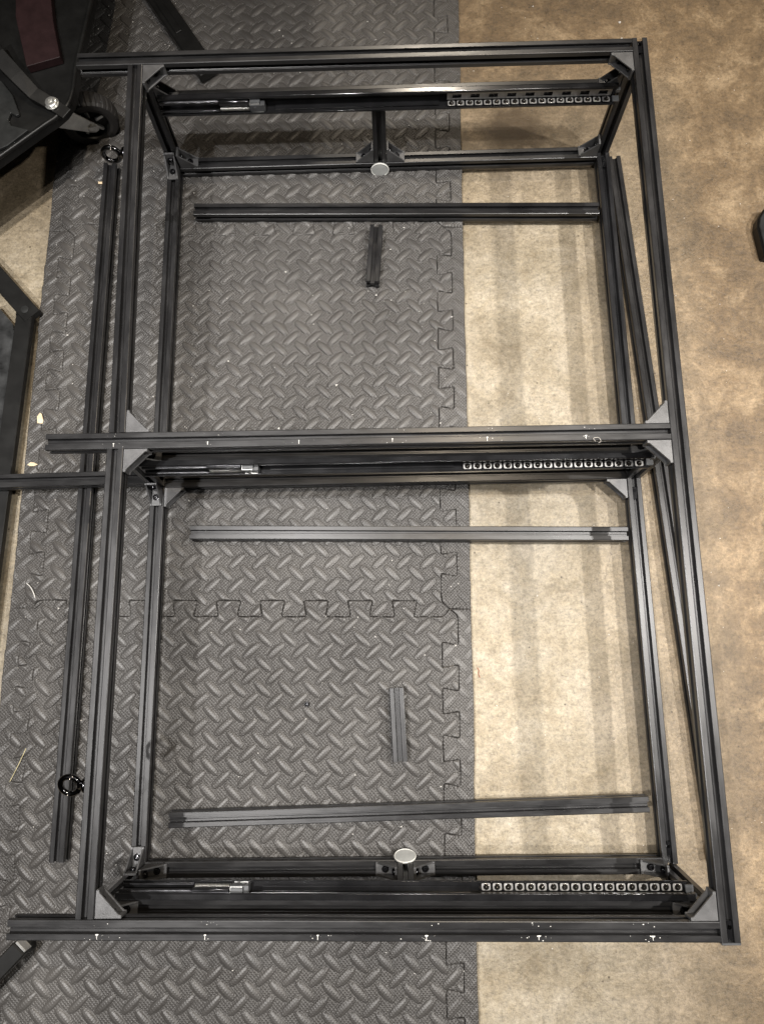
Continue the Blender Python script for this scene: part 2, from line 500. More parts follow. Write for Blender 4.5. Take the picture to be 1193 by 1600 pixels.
def foam_mesh(name, poly, lattice, bump, step, vmin, vmax, seed, faint=()):
    # faint: (start, end) index ranges of outline edges that are pressed tight
    poly = np.array(poly)
    eg = np.full(len(poly), GAP)
    for a_, b_ in faint:
        eg[a_:b_] = GAP * 0.3
    u0, v0 = poly.min(0) - step * 1.5; u1, v1 = poly.max(0) + step * 1.5
    v0 = max(v0, vmin); v1 = min(v1, vmax)
    nu = int((u1 - u0) / step) + 1; nv = int((v1 - v0) / step) + 1
    U, V = np.meshgrid(u0 + np.arange(nu) * step, v0 + np.arange(nv) * step)
    U = U.ravel().copy(); V = V.ravel().copy()
    best = np.full(U.shape, 1e9); cu = np.zeros_like(U); cv = np.zeros_like(U)
    inside = np.zeros(U.shape, bool)
    gp = np.full(U.shape, GAP)
    n = len(poly)
    for i in range(n):
        ax, ay = poly[i]; bx, by = poly[(i + 1) % n]
        dx, dy = bx - ax, by - ay
        if dy != 0:
            lo, hi = min(ay, by), max(ay, by)
            c = (V >= lo) & (V < hi)
            xi = ax + (V[c] - ay) * dx / dy
            idx = np.nonzero(c)[0][xi > U[c]]
            inside[idx] ^= True
        m = 0.006
        near = np.nonzero((U > min(ax, bx) - m) & (U < max(ax, bx) + m) & (V > min(ay, by) - m) & (V < max(ay, by) + m))[0]
        if len(near) == 0:
            continue
        pu, pv = U[near], V[near]
        L2 = dx * dx + dy * dy
        if L2 < 1e-14:
            continue
        t = np.clip(((pu - ax) * dx + (pv - ay) * dy) / L2, 0, 1)
        qx = ax + t * dx; qy = ay + t * dy
        d = np.hypot(pu - qx, pv - qy)
        b2 = d < best[near]
        k = near[b2]
        best[k] = d[b2]; cu[k] = qx[b2]; cv[k] = qy[b2]; gp[k] = eg[i]
    sd = np.where(inside, -best, best)
    keepv = sd < -gp
    nl = np.random.default_rng(seed)
    # height: lens-shaped treads in two crossed sets
    P = 0.0345
    z = np.zeros_like(U); low = np.zeros_like(U)
    for (lu, lv, ang) in ((lattice[0], lattice[1], 43), (lattice[0] + P / 2, lattice[1] + P / 2, 137)):
        iu = np.round((U - lu) / P); iv = np.round((V - lv) / P)
        for du in (-1, 0, 1):
            for dv in (-1, 0, 1):
                a = U - lu - (iu + du) * P; b_ = V - lv - (iv + dv) * P
                ca, sa = math.cos(math.radians(ang)), math.sin(math.radians(ang))
                e = (a * ca + b_ * sa) / 0.0162; w = (-a * sa + b_ * ca) / 0.0060
                r2 = np.abs(e) ** 2.0 + w * w
                hgt = np.clip(1 - r2, 0, 1) ** 0.6 * bump
                moat = np.clip(1 - np.abs(np.sqrt(r2) - 1.17) / 0.20, 0, 1) * (r2 > 1)
                low = np.minimum(low, -0.0009 * moat)
                z = np.maximum(z, hgt)
    z = np.where(z > 0, z, low * min(1.0, bump / 0.003))
    # soft waviness of the sheet
    for _ in range(6):
        kx, ky = nl.normal(0, 9, 2); ph = nl.uniform(0, 6.28)
        z += 0.00022 * np.sin(kx * U + ky * V + ph)
    edge = np.clip((-sd - gp) / 0.0014, 0, 1)
    rel = gp / GAP
    z = 0.0120 + z * np.clip(edge * 2 + 1 - rel, 0, 1) - 0.0008 * rel * (1 - edge) ** 2
    # pull the fringe onto the outline
    out = ~keepv
    fringe = out & (best < step * 1.6)
    gu = cu - U; gv = cv - V
    ln = np.hypot(gu, gv) + 1e-9
    s = np.where(inside, -1.0, 1.0)
    U2 = np.where(fringe, cu + s * gu / ln * gp, U)
    V2 = np.where(fringe, cv + s * gv / ln * gp, V)
    z = np.where(fringe, 0.0120 - 0.0008 * rel, z)
    idx = np.arange(nu * nv).reshape(nv, nu)
    q = np.stack([idx[:-1, :-1], idx[:-1, 1:], idx[1:, 1:], idx[1:, :-1]], -1).reshape(-1, 4)
    kc = keepv[q].sum(1)
    ok = (kc >= 1) & ((keepv | fringe)[q].all(1))
    q = q[ok]
    # skirt
    e = np.concatenate([q[:, [0, 1]], q[:, [1, 2]], q[:, [2, 3]], q[:, [3, 0]]])
    key = np.sort(e, 1); key = key[:, 0].astype(np.int64) * (nu * nv) + key[:, 1]
    un, first, cnt = np.unique(key, return_index=True, return_counts=True)
    be = e[first[cnt == 1]]
    used = np.unique(np.concatenate([q.ravel(), be.ravel()]))
    remap = np.full(nu * nv, -1); remap[used] = np.arange(len(used))
    verts = np.stack([U2[used], V2[used], z[used]], 1)
    bl = np.unique(be.ravel()); rb = np.full(nu * nv, -1); rb[bl] = np.arange(len(bl)) + len(used)
    low = np.stack([U2[bl], V2[bl], np.full(len(bl), 0.0008)], 1)
    verts = np.concatenate([verts, low])
    wall = np.stack([remap[be[:, 1]], remap[be[:, 0]], rb[be[:, 0]], rb[be[:, 1]]], 1)
    faces = np.concatenate([remap[q], wall]).astype(np.int32)
    me = bpy.data.meshes.new(name)
    me.vertices.add(len(verts)); me.vertices.foreach_set('co', verts.astype(np.float32).ravel())
    me.loops.add(faces.size); me.loops.foreach_set('vertex_index', faces.ravel())
    me.polygons.add(len(faces))
    me.polygons.foreach_set('loop_start', np.arange(0, faces.size, 4, dtype=np.int32))
    me.polygons.foreach_set('use_smooth', np.ones(len(faces), bool))
    me.update(calc_edges=True)
    me.materials.append(MAT['foam'])
    return me

MAT_ANG = -0.0175
MAT_ORG = Vector((0.0893, -0.1258, 0.0))
MAT_M = Matrix.Translation(MAT_ORG) @ Matrix.Rotation(MAT_ANG, 4, 'Z')
MAT_I = MAT_M.inverted()
def loc2(x, y):
    p = MAT_I @ Vector((x, y, 0))
    return (p.x, p.y)
VMIN, VMAX = -0.56, 1.08
rows = [(-T, loc2(-0.0182, -0.1488), 0.0030, 'bottom tile'), (0.0, loc2(-0.2427, 0.3272), 0.0027, 'mid'), (T, loc2(-0.2023, 0.8906), 0.0025, 'top')]
tile_labels = ['black foam floor tile with dot grain at the near end of the mat',
               'black foam floor tile in the middle of the mat, under both openings',
               'black foam floor tile at the far end of the mat, behind the top rail']
strip_r = ['black foam edge strip on the concrete side of the near tile',
           'black foam edge strip on the concrete side of the middle tile',
           'black foam edge strip on the concrete side of the far tile']
strip_l = ['black foam edge strip at the lower left side of the mat',
           'black foam edge strip on the left of the middle tile, by the dark stand',
           'black foam edge strip on the left of the far tile, under the caster']
def rag(n, s):
    r = np.random.default_rng(s)
    x = np.cumsum(r.normal(0, 0.0004, n)); x -= np.linspace(x[0], x[-1], n)
    return np.clip(x, -0.0016, 0.0016)
for i, (v0, lat, bump, _n) in enumerate(rows):
    poly = hline(-T, v0) + vline(0, v0)[1:] + list(reversed(hline(-T, v0 + T)))[1:] + list(reversed(vline(-T, v0)))[1:-1]
    ns = len(SEAM) - 1
    me = foam_mesh('foam_tile', poly, lat, bump, 0.00112, VMIN, VMAX, 10 + i, [(3 * ns, 4 * ns)] + ([(2 * ns, 3 * ns)] if i == 1 else []) + ([(0, ns)] if i == 2 else []))
    o = add('foam_tile', me, None, MAT_M)
    tag(o, tile_labels[i], 'floor mat', 'interlocking foam tiles')
    rr = rag(40, 50 + i)
    vv = np.linspace(v0 + T, v0, 40)
    poly = vline(0, v0) + [(0.0305 + rr[k], vv[k]) for k in range(40)]
    me = foam_mesh('foam_edge_strip', poly, lat, bump * 0.55, 0.00145, VMIN, VMAX, 20 + i)
    tag(add('foam_edge_strip', me, None, MAT_M), strip_r[i], 'mat edge', 'edge strips of the foam mat')
    rr = rag(40, 70 + i)
    poly = list(reversed(vline(-T, v0))) + [(-T - 0.0315 + rr[k], v0 + T * k / 39) for k in range(40)]
    me = foam_mesh('foam_edge_strip', list(reversed(poly)), lat, bump * 0.7, 0.00145, VMIN, VMAX, 30 + i, [(0, 600)])
    tag(add('foam_edge_strip', me, None, MAT_M), strip_l[i], 'mat edge', 'edge strips of the foam mat')

# ================================================================== THE FRAME
H = 0.22533
ZT = H - 0.010
frame = empty('extrusion_frame', (0.015, 0.06, 0.012))
tag(frame, 'large black aluminium extrusion frame with drawer slides, lying across mat and concrete', 'frame')
FP = frame
# --- upper rectangle
bar('side_rail', (0.3491, -0.4803, ZT), (0.3472, 0.6027, ZT), FP)
bar('cross_rail', (-0.3978, 0.5965, ZT), (0.3369, 0.5927, ZT), FP)
mid_rail = bar('cross_rail', (-0.3986, 0.0664, ZT), (0.3379, 0.0639, ZT), FP)
low_rail = bar('cross_rail', (-0.3977, -0.4639, ZT), (0.3389, -0.4703, ZT), FP)
bar('side_rail', (-0.3189, 0.5860, ZT), (-0.3136, 0.0763, ZT), FP)
bar('side_rail', (-0.3147, 0.0562, ZT), (-0.3171, -0.4541, ZT), FP)
# --- base rectangle, resting on the mat
ZB = 0.0235
def xl(y): return -0.3406 + (y + 0.4703) / 1.0638 * 0.0039
def xr(y): return 0.3712 - (y + 0.4703) / 1.0638 * 0.0095
bar('base_rail', (xl(-0.4583) + 0.01, -0.4583, ZB), (xl(0.5815) + 0.01, 0.5815, ZB), FP)
bar('base_rail', (xr(-0.4583) - 0.01, -0.4583, ZB), (xr(0.5815) - 0.01, 0.5815, ZB), FP)
for y in (0.5835, 0.0639, -0.4603):
    bar('base_cross_rail', (xl(y) + 0.0202, y, ZB), (xr(y) - 0.0202, y, ZB), FP)
# --- posts
posts = [(-0.3189, 0.5940, xl(.59) + .01, 0.5927, 0.0135), (0.3472, 0.5925, xr(.59) - .01, 0.5922, 0.0135),
         (-0.3142, 0.0650, xl(.06) + .01, 0.0644, 0.0340), (0.3481, 0.0640, xr(.06) - .01, 0.0639, 0.0340),
         (-0.3171, -0.4645, xl(-.47) + .01, -0.4690, 0.0135), (0.3490, -0.4703, xr(-.47) - .01, -0.4690, 0.0135)]
for (xt, yt, xb, yb, z0) in posts:
    bar('post', (xb, yb, z0), (xt, yt, H - 0.0203), FP)
# --- rails that carry the slides
ZS = 0.149
for (y0, y1, xa, xb) in ((0.5950, 0.5927, -0.3110, 0.3380), (0.0659, 0.0639, -0.3098, 0.3400), (-0.4645, -0.4703, -0.3123, 0.3430)):
    bar('slide_rail', (xa, y0, ZS), (xb, y1, ZS), FP)
# --- short uprights between base cross rail and slide rail
bar('centre_post', (0.0015, 0.5840, 0.0340), (0.0015, 0.5885, 0.1385), FP)
bar('centre_post', (0.0195, -0.4600, 0.0340), (0.0195, -0.4660, 0.1385), FP)
# --- side arm that reaches out to the left
bar('outrigger_rail', (-0.760, 0.0620, 0.0430), (-0.3405, 0.0655, 0.0430), FP)

# --- corner brackets
def bracket_mesh():
    mb = MB(); k = 0.001
    zi, zo = 6.1 * k, 8.4 * k
    mb.box(0, 28 * k, 0, 3 * k, -zi, zi)
    mb.box(0, 3 * k, 3.001 * k, 28 * k, -zi, zi)
    rib = [(0, 0), (28 * k, 0), (28 * k, 3.4 * k), (25.2 * k, 3.8 * k), (24.6 * k, 4.4 * k), (4.4 * k, 24.6 * k), (3.8 * k, 25.2 * k), (3.4 * k, 28 * k), (0, 28 * k)]
    mb.prism(rib, zi, zo)
    mb.prism(rib, -zo, -zi)
    return mb.mesh('corner_bracket', 'bracket', bevel=0.0004)
BRK = bracket_mesh()
def bolt_mesh():
    k = 0.001
    mb = MB()
    prof = [(4.7 * k, 0), (4.7 * k, 0.5 * k), (4.1 * k, 0.6 * k), (4.1 * k, 2.6 * k), (3.4 * k, 3.6 * k), (1.9 * k, 3.8 * k), (1.7 * k, 1.6 * k), (0.0001 * k, 1.4 * k)]
    me = mb.lathe(prof, 14).mesh('bolt', 'bolt')
    smooth_by_angle(me, 40)
    return me
BOLT = bolt_mesh()
def axes(o, x, y):
    x = Vector(x).normalized(); y = Vector(y).normalized(); z = x.cross(y)
    m = Matrix((x, y, z)).transposed().to_4x4(); m.translation = Vector(o)
    return m
def bracket(o, a, b, bolts=(True, True), name='corner_bracket'):
    m = axes(o, a, b)
    br = add(name, BRK, FP, m)
    if bolts[0]:
        add('bolt', BOLT, br, m @ axes((0.0155, 0.003, 0), (0, 0, 1), (1, 0, 0)))
    if bolts[1]:
        add('bolt', BOLT, br, m @ axes((0.003, 0.0155, 0), (0, 0, 1), (1, 0, 0)) @ Matrix.Identity(4)) if False else add('bolt', BOLT, br, m @ axes((0.003, 0.0155, 0), (0, 1, 0), (0, 0, 1)))
    return br
X, Y, Z = Vector((1, 0, 0)), Vector((0, 1, 0)), Vector((0, 0, 1))
e = 0.0002
# bolt axes: first bolt stands on the leg along a (normal b), second on the leg along b (normal a)
zb = ZT + 0.0004
bracket((-0.3087, 0.5862, zb), X, -Y)
bracket((0.3370, 0.5826, zb), -X, -Y)
bracket((-0.3038, 0.0764, zb), X, Y)
bracket((0.3380, 0.0740, zb), -X, Y)
bracket((-0.3046, 0.0560, zb), X, -Y)
bracket((0.3382, 0.0538, zb), -X, -Y)
bracket((-0.3068, -0.4540, zb), X, Y)
bracket((0.3388, -0.4602, zb), -X, Y)
# on top of the slide rails, against the posts
zr = ZS + 0.0102
for (xx, yy, s) in ((-0.3100, 0.5940, 1), (0.3385, 0.5927, -1), (-0.3085, 0.0648, 1), (0.3400, 0.0639, -1), (-0.3112, -0.4650, 1), (0.3425, -0.4703, -1)):
    bracket((xx, yy, zr), X * s, Z)
# base rails to posts, upright on the left side
zl = ZB + 0.0102
bracket((xl(.58) + .0100, 0.5818, zl), -Y, Z)
bracket((xl(.05) + .0100, 0.0543, zl), -Y, Z)
bracket((xl(-.46) + .0100, -0.4588, zl), Y, Z)
# base cross rails to side rails and posts
bracket((xl(.58) + .0215, 0.5835, zl), X, Z)
bracket((xr(.58) - .0215, 0.5835, zl), -X, Z)
bracket((xl(-.46) + .0215, -0.4603, zl), X, Z)
bracket((xr(-.46) - .0215, -0.4603, zl), -X, Z)
# flat gussets in the base plane at the middle rail
bracket((xl(.05) + .0204, 0.0537, ZB + .001), X, -Y)
bracket((xr(.05) - .0204, 0.0537, ZB + .001), -X, -Y)
# pairs at the short uprights
for (xx, yy) in ((0.0015, 0.5838), (0.0195, -0.4600)):
    for s in (-1, 1):
        bracket((xx + s * 0.0103, yy, zl), X * s, Z)

# --- slot connectors with set screws (in the grooves on the right and at the rail ends)
def connector(o, a):
    mb = MB(); k = 0.001
    mb.box(-9 * k, 9 * k, -2.8 * k, 2.8 * k, 0, 1.6 * k)
    m = axes(o, a, Z.cross(Vector(a)))
    c = add('slot_connector', mb.mesh('slot_connector', 'bolt', bevel=0.0004), FP, m)
    mb = MB().lathe([(2.2 * k, 0), (2.2 * k, 0.9 * k), (1.1 * k, 0.9 * k), (0.9 * k, 0.2 * k), (0.0, 0.2 * k)], 12)
    add('set_screw', mb.mesh('set_screw', 'chrome'), c, m @ Matrix.Translation((0.003, 0, 0.0016)))
for (xx, yy, zz) in ((0.3491, -0.4690, H - .0035), (0.3472, 0.5905, H - .0035), (xr(.565) - .01, 0.566, ZB + .0068), (xr(.03) - .01, 0.033, ZB + .0068), (xr(-.44) - .01, -0.440, ZB + .0068)):
    connector((xx, yy, zz), Y)
# dark end cap on the near right corner
MB().box(0.3395, 0.3592, -0.4829, -0.4806, H - 0.0196, H - 0.0006).build('end_cap', 'plastic', FP, Matrix.Identity(4), bevel=0.0004)

# --- eye bolts on the left side
def eye_bolt(y, x, tilt):
    k = 0.001
    mb = MB()
    mb.lathe([(0, 0), (8.6 * k, 0), (8.9 * k, 1 * k), (8.2 * k, 3.0 * k), (6.2 * k, 4.4 * k), (5.2 * k, 6.5 * k), (4.6 * k, 8.5 * k)], 20)
    R = 10.6 * k; r = 3.2 * k
    pts = [(R * math.cos(t), 0, 8.0 * k + R + R * math.sin(t)) for t in [2 * math.pi * i / 36 for i in range(36)]]
    mb.tube(pts, r, 10, closed=True)
    me = mb.mesh('eye_bolt', 'chrome'); smooth_by_angle(me, 50)
    m = axes((x - 0.0001, y, H - 0.0095), (0, math.sin(tilt), math.cos(tilt)), (0, math.cos(tilt), -math.sin(tilt)))
    # local z must point to -X
    if m.to_3x3().col[2].x > 0:
        m = axes((x - 0.0001, y, H - 0.0095), (0, math.cos(tilt), -math.sin(tilt)), (0, math.sin(tilt), math.cos(tilt)))
    add('eye_bolt', me, FP, m)
eye_bolt(0.4590, -0.3278, math.radians(12))
eye_bolt(-0.3225, -0.3268, math.radians(64))

# --- pale round bumpers on the short uprights
def bumper(loc, n):
    k = 0.001
    z = Vector(n).normalized(); x = X; y = z.cross(x)
    m = Matrix((x, y, z)).transposed().to_4x4(); m.translation = Vector(loc)
    me = MB().lathe([(0, 0), (11 * k, 0), (14.2 * k, 2.5 * k), (14.6 * k, 4.2 * k), (13.6 * k, 5.0 * k), (13.0 * k, 4.4 * k)], 36).mesh('bumper_disc', 'disc_rim')
    smooth_by_angle(me, 50)
    d = add('bumper_disc', me, FP, m)
    me = MB().lathe([(13.2 * k, 4.3 * k), (11 * k, 4.5 * k), (6 * k, 4.6 * k), (0.0, 4.65 * k)], 36).mesh('bumper_face', 'disc', smooth=True)
    add('bumper_face', me, d, m)
bumper((0.0005, 0.5733, 0.0235), (0, -1, 0.06))
bumper((0.0195, -0.4497, 0.0300), (0, 1, 0.36))

# --- drawer slides
def strip_mesh(name, sec, x0, x1, mat, smooth=False):
    """cross-section polygon in (n, z) extruded along X; n points away from the rail"""
    mb = MB(); n = len(sec)
    mb.v = [(x0, a, b) for a, b in sec] + [(x1, a, b) for a, b in sec]
    mb.f = [tuple(range(n)), tuple(n + i for i in reversed(range(n)))] + [(i, n + i, n + (i + 1) % n, (i + 1) % n) for i in range(n)]
    me = mb.mesh(name, mat, bevel=0.0006, seg=3)
    smooth_by_angle(me, 40)
    return me
def slide(yf, sgn, zc, x0, x1, dy):
    """yf: rail face, sgn: direction the slide faces, zc: underside height, dy: skew of the rail over its length"""
    k = 0.001
    skew = math.atan2(dy, x1 - x0)
    base = Matrix.Translation((x0, yf, zc)) @ Matrix.Rotation(skew, 4, 'Z') @ Matrix.Diagonal((1, sgn, 1, 1))
    L = x1 - x0
    def put(name, me, par):
        if sgn < 0:
            me = me.copy(); me.flip_normals()
        # bake the mirror into the mesh
        me.transform(Matrix.Diagonal((1, sgn, 1, 1)))
        return add(name, me, par, Matrix.Translation((x0, yf, zc)) @ Matrix.Rotation(skew, 4, 'Z'))
    h = 26 * k
    t = 1.3 * k
    sec = [(0, 0), (13.5 * k, 0), (14.3 * k, 0.8 * k), (14.3 * k, 4.2 * k), (13.1 * k, 4.2 * k), (13.1 * k, t), (t, t), (t, h - t), (6.0 * k, h - t), (6.0 * k, h - 4.5 * k), (7.2 * k, h - 4.5 * k), (7.4 * k, h - 1.0 * k), (6.6 * k, h), (0, h)]
    o = put('drawer_slide', strip_mesh('drawer_slide', sec, 0, L, 'slide'), FP)
    # inner member, seen at the left end
    sec = [(2 * k, 2.2 * k), (11.8 * k, 2.2 * k), (12.6 * k, 3.2 * k), (12.6 * k, 8.2 * k), (11.2 * k, 8.6 * k), (10.8 * k, 4.0 * k), (3.4 * k, 4.0 * k), (3.4 * k, 19 * k), (7.8 * k, 19 * k), (8.2 * k, 15.5 * k), (9.6 * k, 15.8 * k), (9.6 * k, 20 * k), (8.4 * k, 21 * k), (2 * k, 21 * k)]
    me = strip_mesh('inner_member', sec, 2 * k, 84 * k, 'slide_in'); put('inner_member', me, o)
    sec = [(1.6 * k, 2.2 * k), (8.8 * k, 2.2 * k), (9.2 * k, 4.2 * k), (3.0 * k, 4.4 * k), (3.0 * k, 18 * k), (1.6 * k, 18 * k)]
    put('inner_member', strip_mesh('inner_member', sec, 162 * k, L - 246 * k, 'slide'), o)
    # soft-close unit: housing, spring, block
    sec = [(2 * k, 12 * k), (9.6 * k, 12 * k), (10.4 * k, 14 * k), (10.4 * k, 18.5 * k), (9.2 * k, 20 * k), (2 * k, 20 * k)]
    put('damper_housing', strip_mesh('damper_housing', sec, 85 * k, 127 * k, 'slide_in'), o)
    pts = []
    for i in range(26 * 8 + 1):
        a = i / 8 * 2 * math.pi
        pts.append((86 * k + 40 * k * i / (26 * 8), 9.2 * k + 2.5 * k * math.cos(a), 6.6 * k + 2.5 * k * math.sin(a)))
    me = MB().tube(pts, 0.45 * k, 5).mesh('spring', 'zinc', smooth=True); put('spring', me, o)
    mb = MB()
    mb.box(127.5 * k, 149 * k, 2 * k, 12.2 * k, 3 * k, 15.5 * k)
    mb.box(129 * k, 143 * k, 3 * k, 11 * k, 15.6 * k, 19.5 * k)
    mb.box(133 * k, 137 * k, 12.3 * k, 13.0 * k, 5 * k, 13 * k)
    put('latch_block', mb.mesh('latch_block', 'plastic', bevel=0.0008), o)
    mb = MB().box(128 * k, 142 * k, 6 * k, 11.5 * k, 16.0 * k, 16.9 * k).box(130 * k, 146 * k, 4 * k, 12.8 * k, 1.6 * k, 2.9 * k)
    put('latch_clip', mb.mesh('latch_clip', 'zinc'), o)
    # ball cage: upright strip with square windows, a row of tabs along its foot
    p = 12.75 * k; ntab = 18
    xc = L - 6 * k - ntab * p
    mb = MB()
    z0, z1, z2, z3 = 6.2 * k, 8.4 * k, 15.5 * k, 18.5 * k
    mb.box(xc, xc + ntab * p, 2.6 * k, 3.4 * k, z0, z1)
    mb.box(xc, xc + ntab * p, 2.6 * k, 3.4 * k, z2, z3)
    for i in range(ntab // 2 + 1):
        a = xc + i * 2 * p - 5.5 * k
        a0 = max(a, xc); a1 = min(a + 13 * k, xc + ntab * p)
        if a1 > a0:
            mb.box(a0, a1, 2.6 * k, 3.4 * k, z1, z2)
    put('ball_cage', mb.mesh('ball_cage', 'cage'), o)
    rot = Matrix.Translation((x0, yf, zc)) @ Matrix.Rotation(skew, 4, 'Z')
    for i in range(ntab):
        cx = xc + (i + 0.5) * p
        m = rot @ Matrix.Translation((cx, sgn * 8.4 * k, 5.0 * k))
        add('cage_tab', TAB, o, m)
        add('bearing_ball', BALL, o, m @ Matrix.Translation((random.uniform(-.4, .4) * k, 0, 0.7 * k)))
    # grease smears and rail end
    mb = MB().box(L - 3.5 * k, L + 6 * k, 2.0 * k, 11 * k, 2.0 * k, 5.0 * k).box(L - 2 * k, L + 4 * k, 2 * k, 6.5 * k, 14 * k, 20 * k)
    put('end_stop', mb.mesh('end_stop', 'plastic', bevel=0.0006), o)
k = 0.001
def tab_mesh():
    w, d, r = 5.2 * k, 3.9 * k, 1.6 * k
    poly = []
    for (sx, sy, a0) in ((1, 1, 0), (-1, 1, 90), (-1, -1, 180), (1, -1, 270)):
        for a in (0, 45, 90):
            t = math.radians(a0 + a)
            poly.append((sx * (w - r) + r * math.cos(t), sy * (d - r) + r * math.sin(t)))
    return MB().prism(poly, -0.4 * k, 0.5 * k).mesh('cage_tab', 'cage', bevel=0.0002)
TAB = tab_mesh()
prof = [(2.7 * k * math.cos(t), 2.7 * k * math.sin(t)) for t in [math.radians(-20 + 110 * i / 5) for i in range(6)]]
BALL = MB().lathe([(3.5 * k, -0.1 * k)] + prof[1:], 14).mesh('bearing_ball', 'ball', smooth=True)
slide(0.5848, -1, 0.1480, -0.3070, 0.3340, -0.0023)
slide(0.0558, -1, 0.1450, -0.3060, 0.3370, -0.0020)
slide(-0.4543, 1, 0.1400, -0.3085, 0.3400, -0.0058)

# --- dried paint ticks on two cross rails
def paint_marks(rail, xs, seed):
    r = random.Random(seed); mb = MB()
    for (x, w) in xs:
        for _ in range(int(4 + 6 * w)):
            px = x + r.gauss(0, 0.006 + .006 * w); py = r.choice((r.uniform(3.4, 9.0), r.uniform(-9, -3.4), r.uniform(-9, -3.4))) * k
            s = r.uniform(0.15, 0.6) * k * (0.6 + 0.5 * w)
            mb.box(px - s, px + s * r.uniform(0.4, 1.5), py - s * .6, py + s * .6, 10.05 * k, 10.25 * k)
        mb.box(x - 0.3 * k, x + 0.3 * k, r.uniform(-8.5, -7) * k, -4.6 * k, 10.05 * k, 10.15 * k)
        s = 1.5 * k * w
        mb.prism([(x - s, -4.4 * k), (x + s * .6, -4.8 * k), (x + s * 1.4, -3.4 * k), (x + s * .3, -3.2 * k), (x - s * .9, -3.3 * k)], 9.9 * k, 10.4 * k)
    o = mb.build('paint_fleck', 'paint', rail, world_of(rail))
    o['kind'] = 'stuff'
paint_marks(mid_rail, [(0.082, .5), (0.194, .4), (0.302, .3), (0.412, .5), (0.523, .6), (0.638, .7), (0.695, .7)][:6], 3)
paint_marks(low_rail, [(0.095, 1.0), (0.208, .7), (0.325, .6), (0.437, 1.0), (0.552, 1.2), (0.668, 1.2), (0.750, 1.0)][:6], 4)

# ================================================================== LOOSE EXTRUSIONS
def loose(p0, p1, label):
    p0, p1 = Vector(p0), Vector(p1)
    m = bar_matrix(p0, p1)
    o = add('loose_extrusion', bar_mesh((p1 - p0).length), None, m)
    tag(o, label, 'extrusion', 'loose extrusion bars on the floor')
    return o
ZL = 0.0240
loose((-0.4302, 0.5890, ZL), (-0.4385, -0.4500, ZL), 'long loose black extrusion on the mat, left of the frame')
loose((-0.2924, 0.5020, ZL), (0.3386, 0.4847, ZL), 'loose black extrusion across the far opening, below the upper drawer slide')
loose((-0.2789, -0.0127, ZL), (0.3418, -0.0259, ZL), 'loose black extrusion across the near opening, just below the middle rail')
loose((-0.2923, -0.3992, ZL), (0.3398, -0.3854, ZL), 'slightly skewed loose black extrusion across the near opening, by the nearest drawer slide')
loose((-0.0060, 0.4663, ZL), (-0.0135, 0.3712, ZL), 'short stub of black extrusion on the mat inside the far opening')
loose((0.0120, -0.2330, ZL), (0.0155, -0.3286, ZL), 'short stub of black extrusion on the mat inside the near opening')
loose((0.3735, 0.5850, 0.0102), (0.4325, -0.4600, 0.0102), 'long loose black extrusion slanting on the concrete under the right side rail')

# ================================================================== BACKGROUND THINGS
# --- rolling cart with caster, far left corner
cart = empty('rolling_cart', (-0.60, 0.75, 0.0))
tag(cart, 'black rolling cart base with rounded corner and maroon board, far left corner', 'cart')
deck = [(-0.4150, 0.900), (-0.4279, 0.7834), (-0.4431, 0.6664), (-0.4440, 0.6300), (-0.4475, 0.6110), (-0.4560, 0.5950), (-0.4690, 0.5820), (-0.4814, 0.5730), (-0.5424, 0.5225), (-0.75, 0.345), (-0.95, 0.60), (-0.75, 0.98), (-0.42, 0.96)]
deck = list(reversed(deck))
MB().prism(deck, 0.120, 0.1345).build('deck', 'cart', cart, Matrix.Identity(4), bevel=0.0012)
rim = [(-0.4165, 0.900), (-0.4295, 0.7834), (-0.4447, 0.6664), (-0.4456, 0.6303), (-0.4491, 0.6117), (-0.4573, 0.5962), (-0.4700, 0.5835), (-0.4824, 0.5745), (-0.5434, 0.5242), (-0.745, 0.358)]
MB().tube([(x, y, 0.1365) for x, y in rim], 0.0034, 8).build('rim', 'cart', cart, Matrix.Identity(4), smooth=True)
bd = [(-0.5381, 0.7900), (-0.5350, 0.7500), (-0.5113, 0.6630), (-0.4629, 0.6774), (-0.4780, 0.7400), (-0.4860, 0.7900)]
MB().prism(bd, 0.1352, 0.1480).build('board', 'maroon', cart, Matrix.Identity(4), bevel=0.0006)
strap = [(-0.560, 0.690), (-0.5442, 0.6653), (-0.5180, 0.6380), (-0.4960, 0.6160), (-0.4711, 0.6029), (-0.4500, 0.5880)]
mb = MB(); top = []
for i, (x, y) in enumerate(strap):
    z = (0.172, 0.170, 0.160, 0.150, 0.1435, 0.1410)[i]
    w = (0.013, 0.012, 0.011, 0.010, 0.0095, 0.0090)[i]
    d = Vector((strap[min(i + 1, 5)][0] - strap[max(i - 1, 0)][0], strap[min(i + 1, 5)][1] - strap[max(i - 1, 0)][1], 0)).normalized()
    nrm = Vector((-d.y, d.x, 0)) * w
    for s, dz in ((1, 0), (-1, 0), (-1, -0.004), (1, -0.004)):
        mb.v.append((x + s * nrm.x, y + s * nrm.y, z + dz))
for i in range(5):
    for q in range(4):
        mb.f.append((i * 4 + q, i * 4 + (q + 1) % 4, i * 4 + 4 + (q + 1) % 4, i * 4 + 4 + q))
mb.f += [(0, 1, 2, 3), (23, 22, 21, 20)]
arm = mb.build('arm', 'cart', cart, Matrix.Identity(4), bevel=0.0006)
me = MB().lathe([(10.5 * k, 0), (10.5 * k, 1.0 * k), (8.4 * k, 1.1 * k), (8.4 * k, 4.2 * k), (7.4 * k, 5.0 * k), (3.8 * k, 5.0 * k), (3.4 * k, 2.0 * k), (0, 2.0 * k)], 28).mesh('cap_bolt', 'zinc')
smooth_by_angle(me, 40)
add('cap_bolt', me, arm, Matrix.Translation((-0.4711, 0.6025, 0.1436)))
